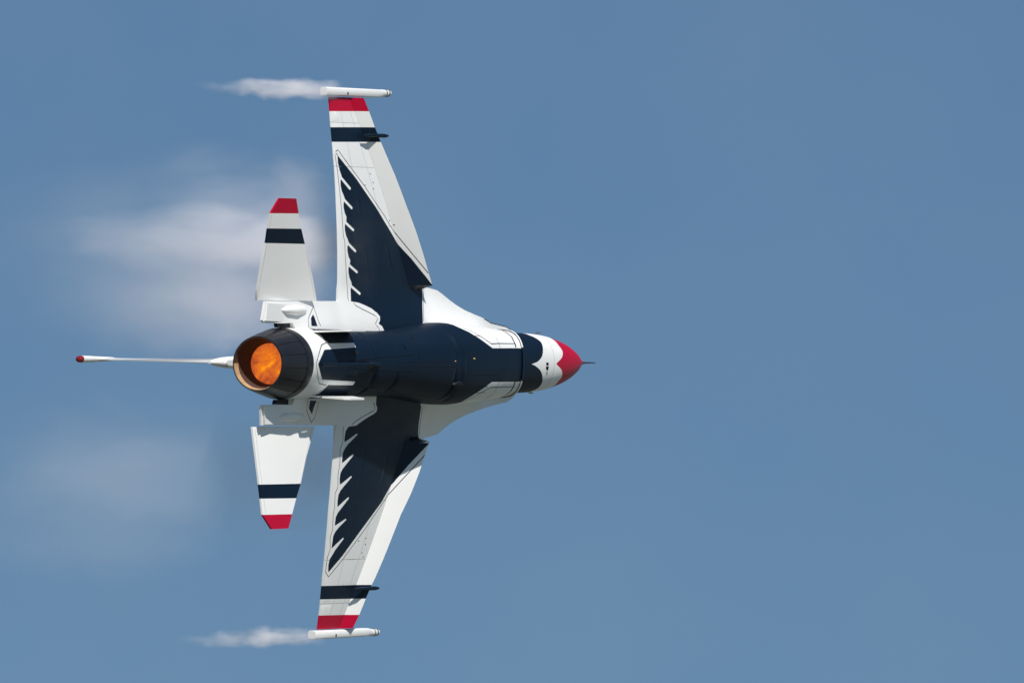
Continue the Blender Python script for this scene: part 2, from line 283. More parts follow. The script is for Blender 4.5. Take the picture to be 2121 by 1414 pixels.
T = {
'HINGE': [((6.023,1.345),(4.042,4.55)),((5.986,1.345),(4.053,4.55))],
'wing_le_S': [(6.606,-1.368),(6.46,-1.556),(6.278,-1.839),(5.97,-2.294),(5.688,-2.679),(5.306,-3.219),(5.12,-3.462),(4.874,-3.792),(4.701,-4.043),(4.537,-4.303),(4.384,-4.557)],
'wing_te_S': [(3.254,-4.534),(3.196,-4.007),(3.192,-3.535),(3.196,-3.207),(3.182,-2.649),(3.178,-1.335)],
'red_S': [(2.945,-4.944),(5.52,-5.0),(5.603,-4.329),(2.753,-4.277)],
'navyband_S': [(2.686,-4.005),(5.642,-4.055),(5.682,-3.804),(2.629,-3.756)],
'navy_S': [(3.326,-3.543),(3.32,-3.406),(3.361,-3.284),(3.427,-3.17),(3.524,-3.113),(3.623,-3.056),(3.724,-2.999),(3.737,-2.974),(3.7,-2.955),(3.654,-2.972),(3.518,-3.051),(3.386,-3.13),(3.364,-3.099),(3.358,-3.025),(3.386,-2.935),(3.439,-2.87),(3.488,-2.795),(3.616,-2.731),(3.746,-2.667),(3.76,-2.643),(3.724,-2.624),(3.678,-2.641),(3.562,-2.698),(3.448,-2.756),(3.427,-2.724),(3.422,-2.65),(3.454,-2.56),(3.51,-2.495),(3.495,-2.412),(3.63,-2.353),(3.768,-2.293),(3.783,-2.268),(3.748,-2.25),(3.701,-2.267),(3.577,-2.32),(3.456,-2.373),(3.436,-2.341),(3.434,-2.268),(3.469,-2.177),(3.527,-2.112),(3.565,-2.055),(3.694,-1.995),(3.825,-1.935),(3.841,-1.911),(3.806,-1.892),(3.759,-1.909),(3.642,-1.963),(3.527,-2.016),(3.508,-1.985),(3.508,-1.911),(3.546,-1.82),(3.608,-1.755),(3.59,-1.689),(3.731,-1.633),(3.875,-1.577),(3.892,-1.553),(3.859,-1.534),(3.81,-1.551),(3.681,-1.601),(3.554,-1.65),(3.536,-1.619),(3.539,-1.545),(3.581,-1.454),(3.646,-1.389),(3.671,-1.331),(3.825,-1.271),(3.974,-1.21),(3.984,-1.186),(3.944,-1.167),(3.901,-1.184),(3.77,-1.239),(3.634,-1.293),(3.614,-1.255),(3.601,-1.157),(3.575,-1.058),(3.851,-1.037),(4.092,-0.989),(4.287,-0.941),(4.467,-0.865),(4.543,-0.802),(4.509,-0.733),(4.433,-0.684),(4.552,-0.641),(4.613,-0.571),(4.526,-0.527),(4.611,-0.433),(4.699,-0.337),(4.871,-0.346),(5.047,-0.354),(5.231,-0.363),(5.417,-0.371),(5.605,-0.379),(5.796,-0.388),(5.991,-0.396),(6.045,-0.473),(6.106,-0.55),(6.187,-0.627),(6.287,-0.704),(6.337,-0.782),(6.396,-0.861),(6.46,-0.94),(6.525,-1.018),(6.587,-1.096),(6.64,-1.174),(6.676,-1.252),(6.687,-1.33),(6.937,-1.344),(6.596,-1.36),(6.482,-1.44),(6.37,-1.52),(6.269,-1.59),(6.17,-1.66),(6.072,-1.73),(5.974,-1.8),(5.879,-1.86),(5.784,-1.92),(5.691,-1.981),(5.597,-2.041),(5.429,-2.164),(5.325,-2.236),(5.221,-2.308),(5.119,-2.379),(5.018,-2.451),(4.918,-2.523),(4.818,-2.595),(4.72,-2.666),(4.597,-2.743),(4.475,-2.82),(4.375,-2.886),(4.275,-2.951),(4.177,-3.016),(4.079,-3.082),(3.983,-3.147),(3.868,-3.213),(3.755,-3.279),(3.644,-3.345),(3.535,-3.411),(3.429,-3.477)],
'tri_S': [(1.983,-0.833),(1.874,-0.767),(1.878,-0.637),(2.123,-0.634),(2.032,-0.782)],
'body_S': [(0.202,-1.05),(0.092,-0.73),(0.177,-0.685),(0.791,-0.679),(1.174,-0.688),(1.167,-0.514)],
'bodyte_S': [(3.17,-1.06),(3.17,-1.331)],
'strake_S': [(6.606,-1.351),(7.382,-1.259),(7.65,-1.179),(7.922,-1.09),(8.218,-1.005),(8.567,-0.921),(9.002,-0.847),(9.437,-0.777),(9.737,-0.704),(10.037,-0.675),(10.418,-0.639),(10.639,-0.574),(10.84,-0.493)],
'stab_S': [(0.147,-1.068),(0.104,-1.197),(0.09,-1.718),(0.112,-2.035),(0.094,-2.276),(0.087,-2.526),(0.281,-2.783),(0.817,-2.782),(0.975,-2.532),(1.144,-2.279),(1.355,-2.01),(1.755,-1.487),(2.034,-1.068)],
'stab_S_navy': [(-0.753,-2.266),(1.982,-2.28),(2.071,-2.019),(-0.672,-2.025)],
'stab_S_red': [(-0.838,-2.517),(1.893,-2.539),(1.719,-3.05),(-1.003,-3.01)],
'wing_le_P': [(6.599,1.373),(6.415,1.605),(6.239,1.886),(5.984,2.238),(5.683,2.606),(5.415,3.009),(5.184,3.359),(4.959,3.686),(4.869,3.801),(4.713,4.041),(4.547,4.31),(4.387,4.554)],
'wing_te_P': [(3.226,4.533),(3.166,4.015),(3.127,3.643),(3.108,3.131),(3.09,2.56),(3.121,1.756),(3.156,1.353)],
'red_P': [(2.785,4.29),(5.069,4.312),(5.032,4.872),(2.994,4.837)],
'navyband_P': [(2.614,3.786),(5.116,3.799),(5.093,4.037),(2.688,4.014)],
'navy_P': [(3.585,1.077),(3.514,1.149),(3.508,1.24),(3.511,1.314),(3.518,1.337),(3.548,1.333),(3.736,1.271),(3.919,1.208),(3.96,1.197),(3.982,1.217),(3.875,1.27),(3.764,1.323),(3.649,1.376),(3.546,1.44),(3.472,1.514),(3.452,1.612),(3.451,1.695),(3.48,1.691),(3.645,1.624),(3.815,1.557),(3.858,1.546),(3.875,1.566),(3.727,1.65),(3.583,1.735),(3.483,1.798),(3.413,1.872),(3.397,1.97),(3.421,2.062),(3.45,2.058),(3.616,1.994),(3.787,1.93),(3.831,1.919),(3.848,1.939),(3.7,2.021),(3.554,2.102),(3.457,2.165),(3.39,2.239),(3.378,2.338),(3.387,2.438),(3.416,2.434),(3.574,2.363),(3.736,2.292),(3.779,2.281),(3.797,2.301),(3.704,2.36),(3.612,2.419),(3.521,2.478),(3.426,2.541),(3.362,2.615),(3.353,2.713),(3.356,2.761),(3.384,2.758),(3.54,2.709),(3.701,2.66),(3.744,2.649),(3.763,2.669),(3.625,2.735),(3.49,2.802),(3.397,2.865),(3.335,2.938),(3.329,3.037),(3.318,3.146),(3.346,3.142),(3.452,3.089),(3.563,3.037),(3.676,2.984),(3.718,2.973),(3.738,2.993),(3.641,3.057),(3.546,3.122),(3.453,3.187),(3.4,3.242),(3.295,3.34),(3.277,3.439),(3.298,3.55),(3.327,3.55),(3.431,3.484),(3.538,3.418),(3.649,3.353),(3.761,3.287),(3.85,3.225),(3.941,3.162),(4.033,3.1),(4.125,3.038),(4.219,2.976),(4.313,2.913),(4.409,2.851),(4.505,2.789),(4.61,2.723),(4.716,2.657),(4.823,2.591),(4.931,2.524),(5.04,2.458),(5.151,2.392),(5.235,2.323),(5.32,2.253),(5.407,2.183),(5.494,2.114),(5.586,2.055),(5.664,1.997),(5.743,1.939),(5.823,1.88),(5.903,1.822),(5.983,1.763),(6.068,1.708),(6.153,1.652),(6.238,1.597),(6.324,1.541),(6.411,1.486),(6.498,1.43),(6.587,1.375),(6.463,1.372),(6.342,1.37),(6.668,1.295),(6.591,1.212),(6.548,1.132),(6.491,1.051),(6.432,0.952),(6.372,0.852),(6.32,0.752),(6.204,0.657),(6.114,0.562),(5.905,0.561),(5.701,0.56),(5.5,0.559),(5.302,0.558),(5.107,0.558),(4.917,0.557),(4.734,0.556),(4.553,0.556),(4.374,0.555),(4.402,0.696),(4.472,0.746),(4.505,0.81),(4.444,0.852),(4.299,0.898),(4.155,0.943),(4.01,1.0),(3.863,1.058)],
'tri_P': [(2.027,0.86),(1.861,0.754),(1.88,0.621),(2.149,0.628),(2.067,0.737)],
'body_P': [(0.154,1.033),(0.118,0.693),(0.817,0.691),(1.201,0.692),(1.177,0.504)],
'bodyte_P': [(3.17,1.052),(3.17,1.349)],
'strake_P': [(6.6,1.369),(7.509,1.236),(7.822,1.128),(8.186,1.022),(8.664,0.919),(9.224,0.836),(9.531,0.794),(9.733,0.769),(10.162,0.722),(10.487,0.697),(10.643,0.66),(10.809,0.596),(10.895,0.562)],
'stab_P': [(0.082,1.051),(0.051,2.028),(0.041,2.26),(0.023,2.532),(0.247,2.771),(0.787,2.763),(0.971,2.517),(1.171,2.253),(1.377,2.013),(1.666,1.565),(1.951,1.201),(2.056,1.057)],
'stab_P_navy': [(-0.519,2.026),(2.227,2.016),(2.162,2.263),(-0.579,2.258)],
'stab_P_red': [(-0.649,2.529),(2.093,2.525),(1.949,3.071),(-0.782,3.038)],
'pins_under': [[(3.342,-3.538),(3.28,-3.57),(3.277,-3.603),(3.352,-3.632),(3.439,-3.572),(3.528,-3.511),(3.62,-3.451),(3.712,-3.391),(3.806,-3.331),(3.901,-3.27),(3.998,-3.21),(4.095,-3.15),(4.194,-3.089),(4.293,-3.029),(4.389,-2.964),(4.486,-2.9),(4.583,-2.836),(4.682,-2.771),(4.781,-2.707),(4.881,-2.642),(4.983,-2.577),(5.085,-2.513),(5.19,-2.437),(5.296,-2.362),(5.403,-2.286),(5.499,-2.228),(5.576,-2.17),(5.655,-2.112),(5.741,-2.051),(5.827,-1.989),(5.915,-1.927),(6.002,-1.866),(6.09,-1.804),(6.179,-1.742),(6.269,-1.68),(6.359,-1.618),(6.45,-1.556)],[(3.24,-3.555),(3.254,-3.462),(3.268,-3.37),(3.283,-3.277),(3.289,-3.202),(3.295,-3.128),(3.302,-3.054),(3.309,-2.979),(3.316,-2.897),(3.323,-2.815),(3.331,-2.733),(3.34,-2.651),(3.349,-2.569),(3.352,-2.492),(3.356,-2.415),(3.36,-2.337),(3.365,-2.26),(3.37,-2.183),(3.416,-2.077),(3.419,-1.989),(3.423,-1.901),(3.428,-1.814),(3.436,-1.74),(3.444,-1.666),(3.453,-1.592),(3.462,-1.518),(3.475,-1.438),(3.488,-1.358),(3.498,-1.278),(3.496,-1.198),(3.485,-1.118),(3.504,-1.066)],[(3.663,-1.042),(3.707,-0.993),(3.908,-0.933),(4.089,-0.891),(4.219,-0.857),(4.35,-0.823),(4.448,-0.77),(4.307,-0.675),(4.36,-0.648),(4.45,-0.575),(4.362,-0.527)],[(2.037,-0.969),(1.945,-0.9),(1.855,-0.832),(1.77,-0.763),(1.763,-0.689),(1.76,-0.614)],[(2.037,-0.969),(2.099,-0.862),(2.136,-0.791),(2.174,-0.719),(2.259,-0.637)],[(6.772,-1.331),(6.754,-1.253),(6.712,-1.175),(6.654,-1.098),(6.587,-1.021),(6.516,-0.943),(6.446,-0.866),(6.381,-0.789),(6.326,-0.712)],[(6.365,1.373),(6.735,1.297),(6.667,1.213),(6.62,1.132),(6.558,1.052),(6.498,0.953),(6.437,0.854),(6.384,0.756)],[(3.402,1.074),(3.429,1.162),(3.448,1.25),(3.454,1.338),(3.373,1.461),(3.373,1.543),(3.374,1.624),(3.375,1.706),(3.353,1.81),(3.333,1.914),(3.345,2.011),(3.357,2.108),(3.277,2.21),(3.281,2.29),(3.286,2.369),(3.292,2.449),(3.279,2.523),(3.268,2.597),(3.275,2.673),(3.283,2.748),(3.292,2.824),(3.235,2.964),(3.256,3.061),(3.279,3.158),(3.247,3.236),(3.218,3.314),(3.211,3.454),(3.215,3.553),(3.334,3.638),(3.42,3.581),(3.507,3.525),(3.597,3.468),(3.688,3.412),(3.78,3.356),(3.874,3.292),(3.969,3.227),(4.065,3.163),(4.163,3.099),(4.261,3.035),(4.36,2.97),(4.461,2.906),(4.562,2.842),(4.655,2.777),(4.75,2.711),(4.845,2.646),(4.941,2.581),(5.038,2.516),(5.136,2.45),(5.235,2.385),(5.335,2.32),(5.436,2.254),(5.515,2.2),(5.594,2.145),(5.673,2.091),(5.753,2.036),(5.833,1.981),(5.913,1.927),(5.994,1.872),(6.075,1.817),(6.157,1.763),(6.239,1.708),(6.322,1.653),(6.406,1.598),(6.49,1.544)],[(3.689,1.046),(3.794,0.99),(3.954,0.934),(4.115,0.878),(4.248,0.842),(4.383,0.806),(4.413,0.774),(4.351,0.704),(4.296,0.669)],[(2.061,0.999),(1.964,0.927),(1.87,0.855),(1.78,0.783),(1.781,0.705),(1.787,0.626)],[(2.061,0.999),(2.166,0.918),(2.212,0.779),(2.237,0.646)]],
'specks_under': [(4.579,-3.239),(4.674,-3.095),(4.673,-2.988),(4.316,-3.045),(5.276,-2.448),(5.425,-2.375),(4.627,3.316),(4.663,3.105),(4.357,3.038),(4.651,2.997),(4.557,3.244)],
'n_aft': [(1.825,-1.224),(1.702,-0.962),(1.691,-0.777),(1.73,-0.621),(1.916,-0.627),(2.102,-0.633),(2.286,-0.64),(2.469,-0.647),(2.649,-0.655),(2.62,-0.496),(2.43,-0.482),(2.237,-0.469),(2.043,-0.456),(1.847,-0.444),(1.651,-0.432),(1.454,-0.421),(1.318,-0.279),(1.205,-0.142),(1.115,-0.007),(1.181,0.138),(1.275,0.286),(1.398,0.441),(1.607,0.451),(1.815,0.461),(2.022,0.471),(2.228,0.482),(2.432,0.493),(2.633,0.505),(2.631,0.634),(2.457,0.63),(2.28,0.626),(2.101,0.623),(1.921,0.619),(1.74,0.616),(1.701,0.773),(1.716,0.961),(1.868,1.248)],
'n_fwd_P': [(6.658,1.439),(6.658,1.318),(6.776,1.265),(6.835,1.168),(6.817,0.982),(6.874,0.846),(6.965,0.713),(7.087,0.599),(7.235,0.479),(7.405,0.37),(7.613,0.376),(7.827,0.387),(8.044,0.402),(8.264,0.415),(8.49,0.428)],
'n_fwd_S': [(8.489,-0.384),(8.259,-0.374),(8.036,-0.363),(7.815,-0.35),(7.599,-0.34),(7.388,-0.335),(7.246,-0.419),(7.116,-0.508),(7.001,-0.604),(6.861,-0.716),(6.75,-0.844),(6.646,-0.948),(6.576,-1.072),(6.505,-1.262)],
'n_pins': [[(2.091,-1.461),(1.791,-1.083),(1.694,-0.841),(1.683,-0.654),(1.432,-0.572),(1.297,-0.425),(1.187,-0.287),(1.102,-0.153),(1.04,-0.021),(1.081,0.119),(1.147,0.261),(1.241,0.408),(1.367,0.566),(1.682,0.633),(1.648,0.792),(1.669,0.985),(1.857,1.298)],[(6.688,-1.029),(6.779,-0.946),(6.888,-0.873),(7.016,-0.735),(7.18,-0.615),(7.387,-0.457),(7.729,-0.486),(7.953,-0.504),(8.178,-0.522),(8.409,-0.538)],[(6.897,1.194),(6.898,1.044),(6.958,0.933),(7.049,0.813),(7.17,0.711),(7.298,0.618),(7.442,0.532),(7.684,0.544),(7.934,0.568),(8.192,0.593),(8.459,0.616)],[(4.84,-1.08),(4.743,-0.784),(4.647,-0.471),(4.631,-0.284),(4.653,-0.118)]],
'n_door': [[(4.485,0.186),(4.306,0.187),(4.127,0.187),(3.947,0.186),(3.766,0.183),(3.586,0.181),(3.406,0.177),(3.226,0.174),(3.061,0.161),(2.895,0.148),(2.727,0.135),(2.556,0.122),(2.384,0.11),(2.21,0.098)],[(4.487,-0.245),(4.306,-0.236),(4.125,-0.225),(3.942,-0.213),(3.759,-0.2),(3.578,-0.186),(3.396,-0.173),(3.214,-0.159),(3.024,-0.143),(2.831,-0.127),(2.636,-0.112),(2.438,-0.097),(2.238,-0.082)]],
'f_navy': [(10.703,-1.194),(10.768,-1.083),(10.81,-0.99),(10.885,-0.78),(10.836,-0.508),(10.714,-0.209),(10.533,-0.05),(10.285,0.013),(10.453,0.068),(10.636,0.182),(10.773,0.361),(10.902,0.662),(10.94,0.943),(10.902,1.152)],
'f_red': [(11.62,-0.717),(11.677,-0.477),(11.575,-0.217),(11.302,0.011),(11.567,0.23),(11.678,0.45),(11.696,0.624),(11.651,0.694)],
'f_marks': [[(10.879,-0.033),(10.98,-0.02),(10.984,0.063),(10.883,0.061)],[(10.875,0.076),(10.997,0.094),(10.98,0.238),(10.889,0.184)],[(10.923,0.251),(10.964,0.254),(10.995,0.395),(10.958,0.374)]],
}

HINGE[:] = T['HINGE']
def rounded(pl, n=4):
    out = []
    for i in range(len(pl) - 1):
        a = pl[max(0, i - 1)]; b = pl[i]; c = pl[i + 1]; d = pl[min(len(pl) - 1, i + 2)]
        for k in range(n):
            t = k / n
            out.append(tuple(.5 * (2 * b[q] + (c[q] - a[q]) * t + (2 * a[q] - 5 * b[q] + 4 * c[q] - d[q]) * t * t + (3 * b[q] - a[q] - 3 * c[q] + d[q]) * t ** 3) for q in (0, 1)))
    return out + [pl[-1]]
def lobes(pl):
    k = min(range(3, len(pl) - 3), key=lambda i: pl[i][0] + 10 * (abs(pl[i][1]) > .1))        # the cusp on the centre line stays sharp
    return rounded(pl[:k + 1]) + rounded(pl[k:])[1:]

# ------------------------------------------------------------------ the ground, far below
g = bpy.data.meshes.new('ground'); R0 = 40000
gv = [(0, 0, 0)] + [(R0 * math.cos(2 * math.pi * i / 64), R0 * math.sin(2 * math.pi * i / 64), 0) for i in range(64)]
g.from_pydata(gv, [], [[0, i + 1, (i + 1) % 64 + 1] for i in range(64)])
go = link('ground', g, None, [grass()]); go['kind'] = 'structure'; go['label'] = 'dry green airfield grass below the flying display'

# ------------------------------------------------------------------ the jet
jet = bpy.data.objects.new('fighter_jet', None); COL.objects.link(jet); jet.empty_display_size = 1
jet['label'] = 'white, navy and red display fighter jet banking with its afterburner lit'; jet['category'] = 'jet'
BX = Vector((0.397246, 0.877644, 0.268211)); BY = Vector((-0.02062, 0.300723, -0.953489)); BZ = Vector((-0.917481, 0.373239, 0.137558)); BO = Vector((-4.263694, 187.831537, 58.736326))
JM = Matrix(((BX.x, BY.x, BZ.x, BO.x), (BX.y, BY.y, BZ.y, BO.y), (BX.z, BY.z, BZ.z, BO.z), (0, 0, 0, 1)))
jet.matrix_world = JM
MATS = [WHITE, NAVY, RED, PIN, SEAM, EDGE, JOINT, NJOINT]
def zlow(X, Y): return (X, Y, z_mid(X, Y) - z_half(X, Y))
def zhigh(X, Y): return (X, Y, z_mid(X, Y) + (z_half(X, Y) if abs(Y) >= YR else min(z_half(X, Y), half_t(X, YR)) + .01 * sst((YR - abs(Y)) / .1) + 1.2 * z_half(X, Y) * sst((X - 3.4) / 1.5) * sst((YR - abs(Y)) / .4)))
JOINTS = True
def border(poly, wd):
    return [(5, p + [p[0]], wd) for p in (poly,)]
def under_paint(s, with_outline=True):
    P = [(1, T['navy_' + s]), (1, T['navyband_' + s]), (2, T['red_' + s]), (1, T['tri_' + s])]
    return P
def specks():
    out = []
    for x, y in T['specks_under']:
        out.append((4, [(x - .022, y - .009), (x + .022, y - .009), (x + .02, y + .01), (x - .02, y + .009)]))
    return out
pins = [(3, p, .017) for p in T['pins_under']]
rims = {s: [(5, T['navy_' + s] + [T['navy_' + s][0]], .028)] for s in 'SP'}

# centre body: strakes, shoulders and tail shelves in one blended skin
mir = lambda l: list(reversed(l))
body_out = (T['body_S'][::-1][0:0] + [(1.4, -.45)] + mir(T['body_S'])[1:] + T['bodyte_S'] + T['strake_S'] + [(10.9, -.3), (10.9, .3)]
            + mir(T['strake_P']) + mir(T['bodyte_P']) + T['body_P'][:-1] + [(1.4, .45)])
def clampY(p): return (p[0], max(-YR, min(YR, p[1])))
body_out = [(clampY(p)[0], math.copysign(YR, p[1])) if abs(p[1]) > 1.31 else p for p in body_out]
body = skin('wing_body', body_out, under_paint('S') + under_paint('P'), pins + [(4, T['strake_' + s_][-6:], .03) for s_ in 'S'], .11, zlow, zhigh, MATS, jet, 30)

for s, sg in (('S', -1), ('P', 1)):
    te, le = T['wing_te_' + s], T['wing_le_' + s]
    te = sorted(te, key=lambda p: abs(p[1])); le = sorted(le, key=lambda p: abs(p[1]))
    tip = 4.535
    yr = YR
    def clip(l): return [(p[0], sg * min(tip, max(yr, abs(p[1])))) for p in l]
    te, le = clip(te), clip(le)
    te[0] = (te[0][0], sg * yr); le[0] = (le[0][0], sg * yr)
    (hx0, hy0), (hx1, hy1) = HINGE[0 if s == 'S' else 1]
    hx = lambda ay: hx0 + (hx1 - hx0) * (ay - hy0) / (hy1 - hy0)
    G = .0025
    # flaperon: inner two thirds of the trailing edge
    fy1 = 3.35; fc = lambda ay: 3.17 + .62 - .09 * (ay - YR)
    def cut(l, a, b): return [p for p in l if a < abs(p[1]) < b]
    def at(l, ay):
        for p, q in zip(l, l[1:]):
            if abs(p[1]) <= ay <= abs(q[1]): k = (ay - abs(p[1])) / max(1e-9, abs(q[1]) - abs(p[1])); return p[0] + (q[0] - p[0]) * k
        return l[-1][0]
    main = [(fc(YR) + G, sg * yr), (hx(yr) - G, sg * yr), (hx(tip) - G, sg * tip), (at(te, tip), sg * tip)] + mir(cut(te, fy1 + .05, tip)) + [(at(te, fy1), sg * (fy1 + G)), (fc(fy1) + G, sg * (fy1 + G))]
    flp = [te[0]] + cut(te, yr + .05, fy1 - .05) + [(at(te, fy1), sg * (fy1 - G)), (fc(fy1) - G, sg * (fy1 - G)), (fc(YR) - G, sg * yr)]
    slat = [(hx(yr) + G, sg * yr)] + le + [(hx(tip) + G, sg * tip)]
    P = under_paint(s) + specks()
    hxy = lambda ay, k: 3.17 + (hx(ay) - 3.17) * k
    joints = [(6, [(hxy(ay, k), sg * ay) for ay in (1.36, 2.2, 3.0, 3.8, 4.52)], .009) for k in (.42, .8)]
    joints += [(6, [(hxy(ay, .0), sg * ay), (hxy(ay, .98), sg * ay)], .009) for ay in (2.35, 3.35, 4.1)]
    P = P[:0] + P
    wing = skin('wing', main, P, pins + (joints if JOINTS else []), .11, zlow, zhigh, MATS, jet, 30)
    skin('flaperon', flp, P, pins, .11, zlow, zhigh, MATS, wing, 30)
    skin('leading_edge_flap', slat, P, pins, .10, zlow, zhigh, MATS, wing, 30)
    # wingtip rail
    zt = flex(4.6)
    yc = sg * 4.625
    x1 = {'S': (3.063, 5.847), 'P': (3.033, 5.819)}
    rl = [(x1[s][0], yc, zt, .066, .07, 5), (x1[s][0] + .06, yc, zt, .074, .09, 6), (x1[s][0] + 2.1, yc, zt, .072, .095, 6), (x1[s][0] + 2.25, yc + sg * .0, zt, .070, .08, 4),
          (x1[s][0] + 2.42, yc + sg * .012, zt, .062, .066, 2.4), (x1[s][1] - .14, yc + sg * .014, zt, .058, .06, 2.2), (x1[s][1] - .04, yc + sg * .014, zt, .046, .05, 2), (x1[s][1], yc + sg * .014, zt, .02, .02, 2)]
    V, Fc = rod(rl, 16); rail = pydata('wingtip_rail', V, Fc, [WHITE], wing, None, 40)
    for dx in (2.5, 2.62):
        V, Fc = rod([(x1[s][0] + dx, yc + sg * .013, zt, .066, .068, 2.3), (x1[s][0] + dx + .03, yc + sg * .013, zt, .066, .068, 2.3)], 16)
        pydata('clamp_band', V, Fc, [STEEL], rail)
    V, Fc = plate([(x1[s][0] + .78, yc - .0, zt - .10), (x1[s][0] + .80, yc - .0, zt - .10), (x1[s][0] + .80, yc + .05, zt - .098), (x1[s][0] + .78, yc + .05, zt - .098)], (0, 0, .012))
    pydata('release_latch', V, Fc, [SEAM], rail)
    # small navy antenna pod standing proud of the leading edge
    ya = 3.90 if s == 'S' else 3.86
    xa = 4.95; za = zlow(xa - .1, sg * ya)[2]
    V, Fc = rod([(xa - .75, sg * ya, za + .03, .012, .012, 2), (xa - .55, sg * ya, za + .015, .028, .03, 2), (xa - .1, sg * ya, za + .015, .034, .034, 2), (xa + .12, sg * ya, za + .01, .034, .034, 2), (xa + .20, sg * ya, za - .01, .018, .018, 2)], 12)
    pydata('antenna_pod', V, Fc, [NAVY], wing)

# ------------------------------------------------------------------ nacelle, intake, forebody
VS = .6
npnt = lambda u, v: nac_pt(u, v / VS)
sc = lambda l: [(p[0], p[1] * VS) for p in l]
A = T['n_aft']
navy_n = [(A[0][0], -2.9)] + [(A[0][0] - .05, -1.5)] + A[1:-1] + [(A[-2][0] , 1.5), (A[-1][0], 2.9)] + [(6.5, 2.9), (6.55, 1.5)] + T['n_fwd_P'][2:] + [(8.9, T['n_fwd_P'][-1][1]), (8.9, T['n_fwd_S'][0][1])] + T['n_fwd_S'][:-1] + [(6.45, -2.9)]
lines_n = [(3, sc(l), .02) for l in T['n_pins'][:3]] + [(4, sc(T['n_pins'][3]), .03)] + [(4, sc(l), .014) for l in T['n_door']]
lines_n += [(4, [(8.40, v) for v in (.24, .32, .5, .8, 1.1)], .05), (4, [(8.40, v) for v in (-1.1, -.8, -.5, -.32, -.24)], .05)]
for a0_, a1_, b0_, b1_ in ((3.95, 5.95, -.62, -.03), (3.95, 5.95, .03, .62), (6.35, 7.75, -.12, .12), (2.5, 2.9, -.18, -.06), (2.2, 2.6, .10, .2), (6.6, 7.1, -.42, -.28), (6.9, 7.3, .3, .42), (3.4, 3.7, -.5, -.36), (3.3, 3.65, .34, .46)):
    q_ = [(a0_, b0_), (a1_, b0_), (a1_, b1_), (a0_, b1_), (a0_, b0_)]
    lines_n.append((7, dens(q_, .3, False), .012))
for X_ in (3.2, 6.15, 7.7):
    lines_n.append((4, [(X_, v) for v in (-.75, -.4, 0, .4, .75)], .012))
nac = skin('engine_nacelle', [(.88, -3.13 * VS), (8.63, -3.13 * VS), (8.63, 3.13 * VS), (.88, 3.13 * VS)], [(1, sc(navy_n))], lines_n, .10, npnt, None, MATS, jet, 40)
# intake lip: a rounded white rim with its duct running back inside
def lip_ring(dx, inset):
    r = []
    for k in range(48):
        t = -math.pi + 2 * math.pi * k / 48; x, y, z = nac_pt(8.63, t); zc = -.62
        kk = 1 - inset / .5
        r.append((x + dx, y * kk, zc + (z - zc) * kk))
    return r
V, Fc = loft([lip_ring(-.01, -.022), lip_ring(.03, -.028), lip_ring(.075, -.012), lip_ring(.06, .035), lip_ring(-.05, .06), lip_ring(-.8, .08), lip_ring(-2.2, .16)], (False, True))
lipm = []
for i in range(6):
    for j in range(48):
        t = -math.pi + 2 * math.pi * (j + .5) / 48
        lipm.append(0 if (i < 4 and abs(t) > .40) else (1 if i < 4 else 2))
lipm.append(2)
pydata('intake_lip', V, Fc, [WHITE, NAVY, DARK], nac, lipm, 50)
V, Fc = rod([(1.0, 0, 0, .5, .5, 2), (5.9, 0, .1, .42, .42, 2)], 24)
# forebody and nose cone
fpnt = lambda u, v: fb_pt(u, v / VS)
fn = lobes(T['f_navy']); fr = lobes(T['f_red'])
navy_f = sc([(5, -3.2), (10.72, -3.2)] + fn + [(10.72, 3.2), (5, 3.2)])
red_f = sc([(14, -3.2), (11.6, -3.2)] + fr + [(11.64, 3.2), (14, 3.2)])
marks = [(4, sc(q)) for q in T['f_marks']]
XS = 11.22
fore = skin('forebody', [(6.0, -3.13 * VS), (XS, -3.13 * VS), (XS, 3.13 * VS), (6.0, 3.13 * VS)], [(1, navy_f)] + marks, [], .09, fpnt, None, MATS, jet, 40)
nose = skin('nose_cone', [(XS + .006, -3.13 * VS), (13.24, -3.13 * VS), (13.24, 3.13 * VS), (XS + .006, 3.13 * VS)], [(2, red_f)] + marks, [], .07, fpnt, None, MATS, jet, 50)
V, Fc = rod([(13.18, 0, -.27, .03, .03, 2), (13.35, 0, -.275, .016, .016, 2), (13.75, 0, -.28, .010, .010, 2), (13.83, 0, -.28, .007, .007, 2)], 10)
pr = pydata('pitot_probe', V, Fc, [PROBE], nose)
for yy, x0 in ((-.47, 11.42), (.47, 11.15)):
    V, Fc = rod([(x0, yy, -.12, .03, .03, 2), (x0 + .10, yy * 1.13, -.13, .016, .016, 2), (x0 + .24, yy * 1.13, -.13, .010, .010, 2)], 8)
    pydata('air_data_probe', V, Fc, [STEEL], fore)
# canopy
rings = []
for k in range(17):
    f = k / 16; X = 8.4 + f * 3.1; hw = .40 * math.sin(math.pi * min(1, max(0, f * .93 + .07))) ** .55 + .02; ht = .62 * math.sin(math.pi * (f ** .85)) ** .7 + .01
    zb = .38 - .22 * f
    rings.append([(X, hw * math.cos(a) * (1.05 if True else 1), zb - .08 + ht * math.sin(a)) for a in [math.pi * j / 14 for j in range(15)]])
V, Fc = loft(rings, (False, False), False); cp = pydata('canopy', V, Fc, [GLASS], fore)
# dorsal spine and tail fairing behind the canopy
V, Fc = rod([(.35, 0, .62, .05, .12, 2.5), (.55, 0, .66, .11, .17, 3), (2.2, 0, .66, .15, .2, 2.5), (5, 0, .62, .3, .28, 2), (8.4, 0, .55, .36, .42, 2), (8.9, 0, .5, .3, .34, 2)], 20)
spine = pydata('dorsal_spine', V, Fc, [WHITE], jet)
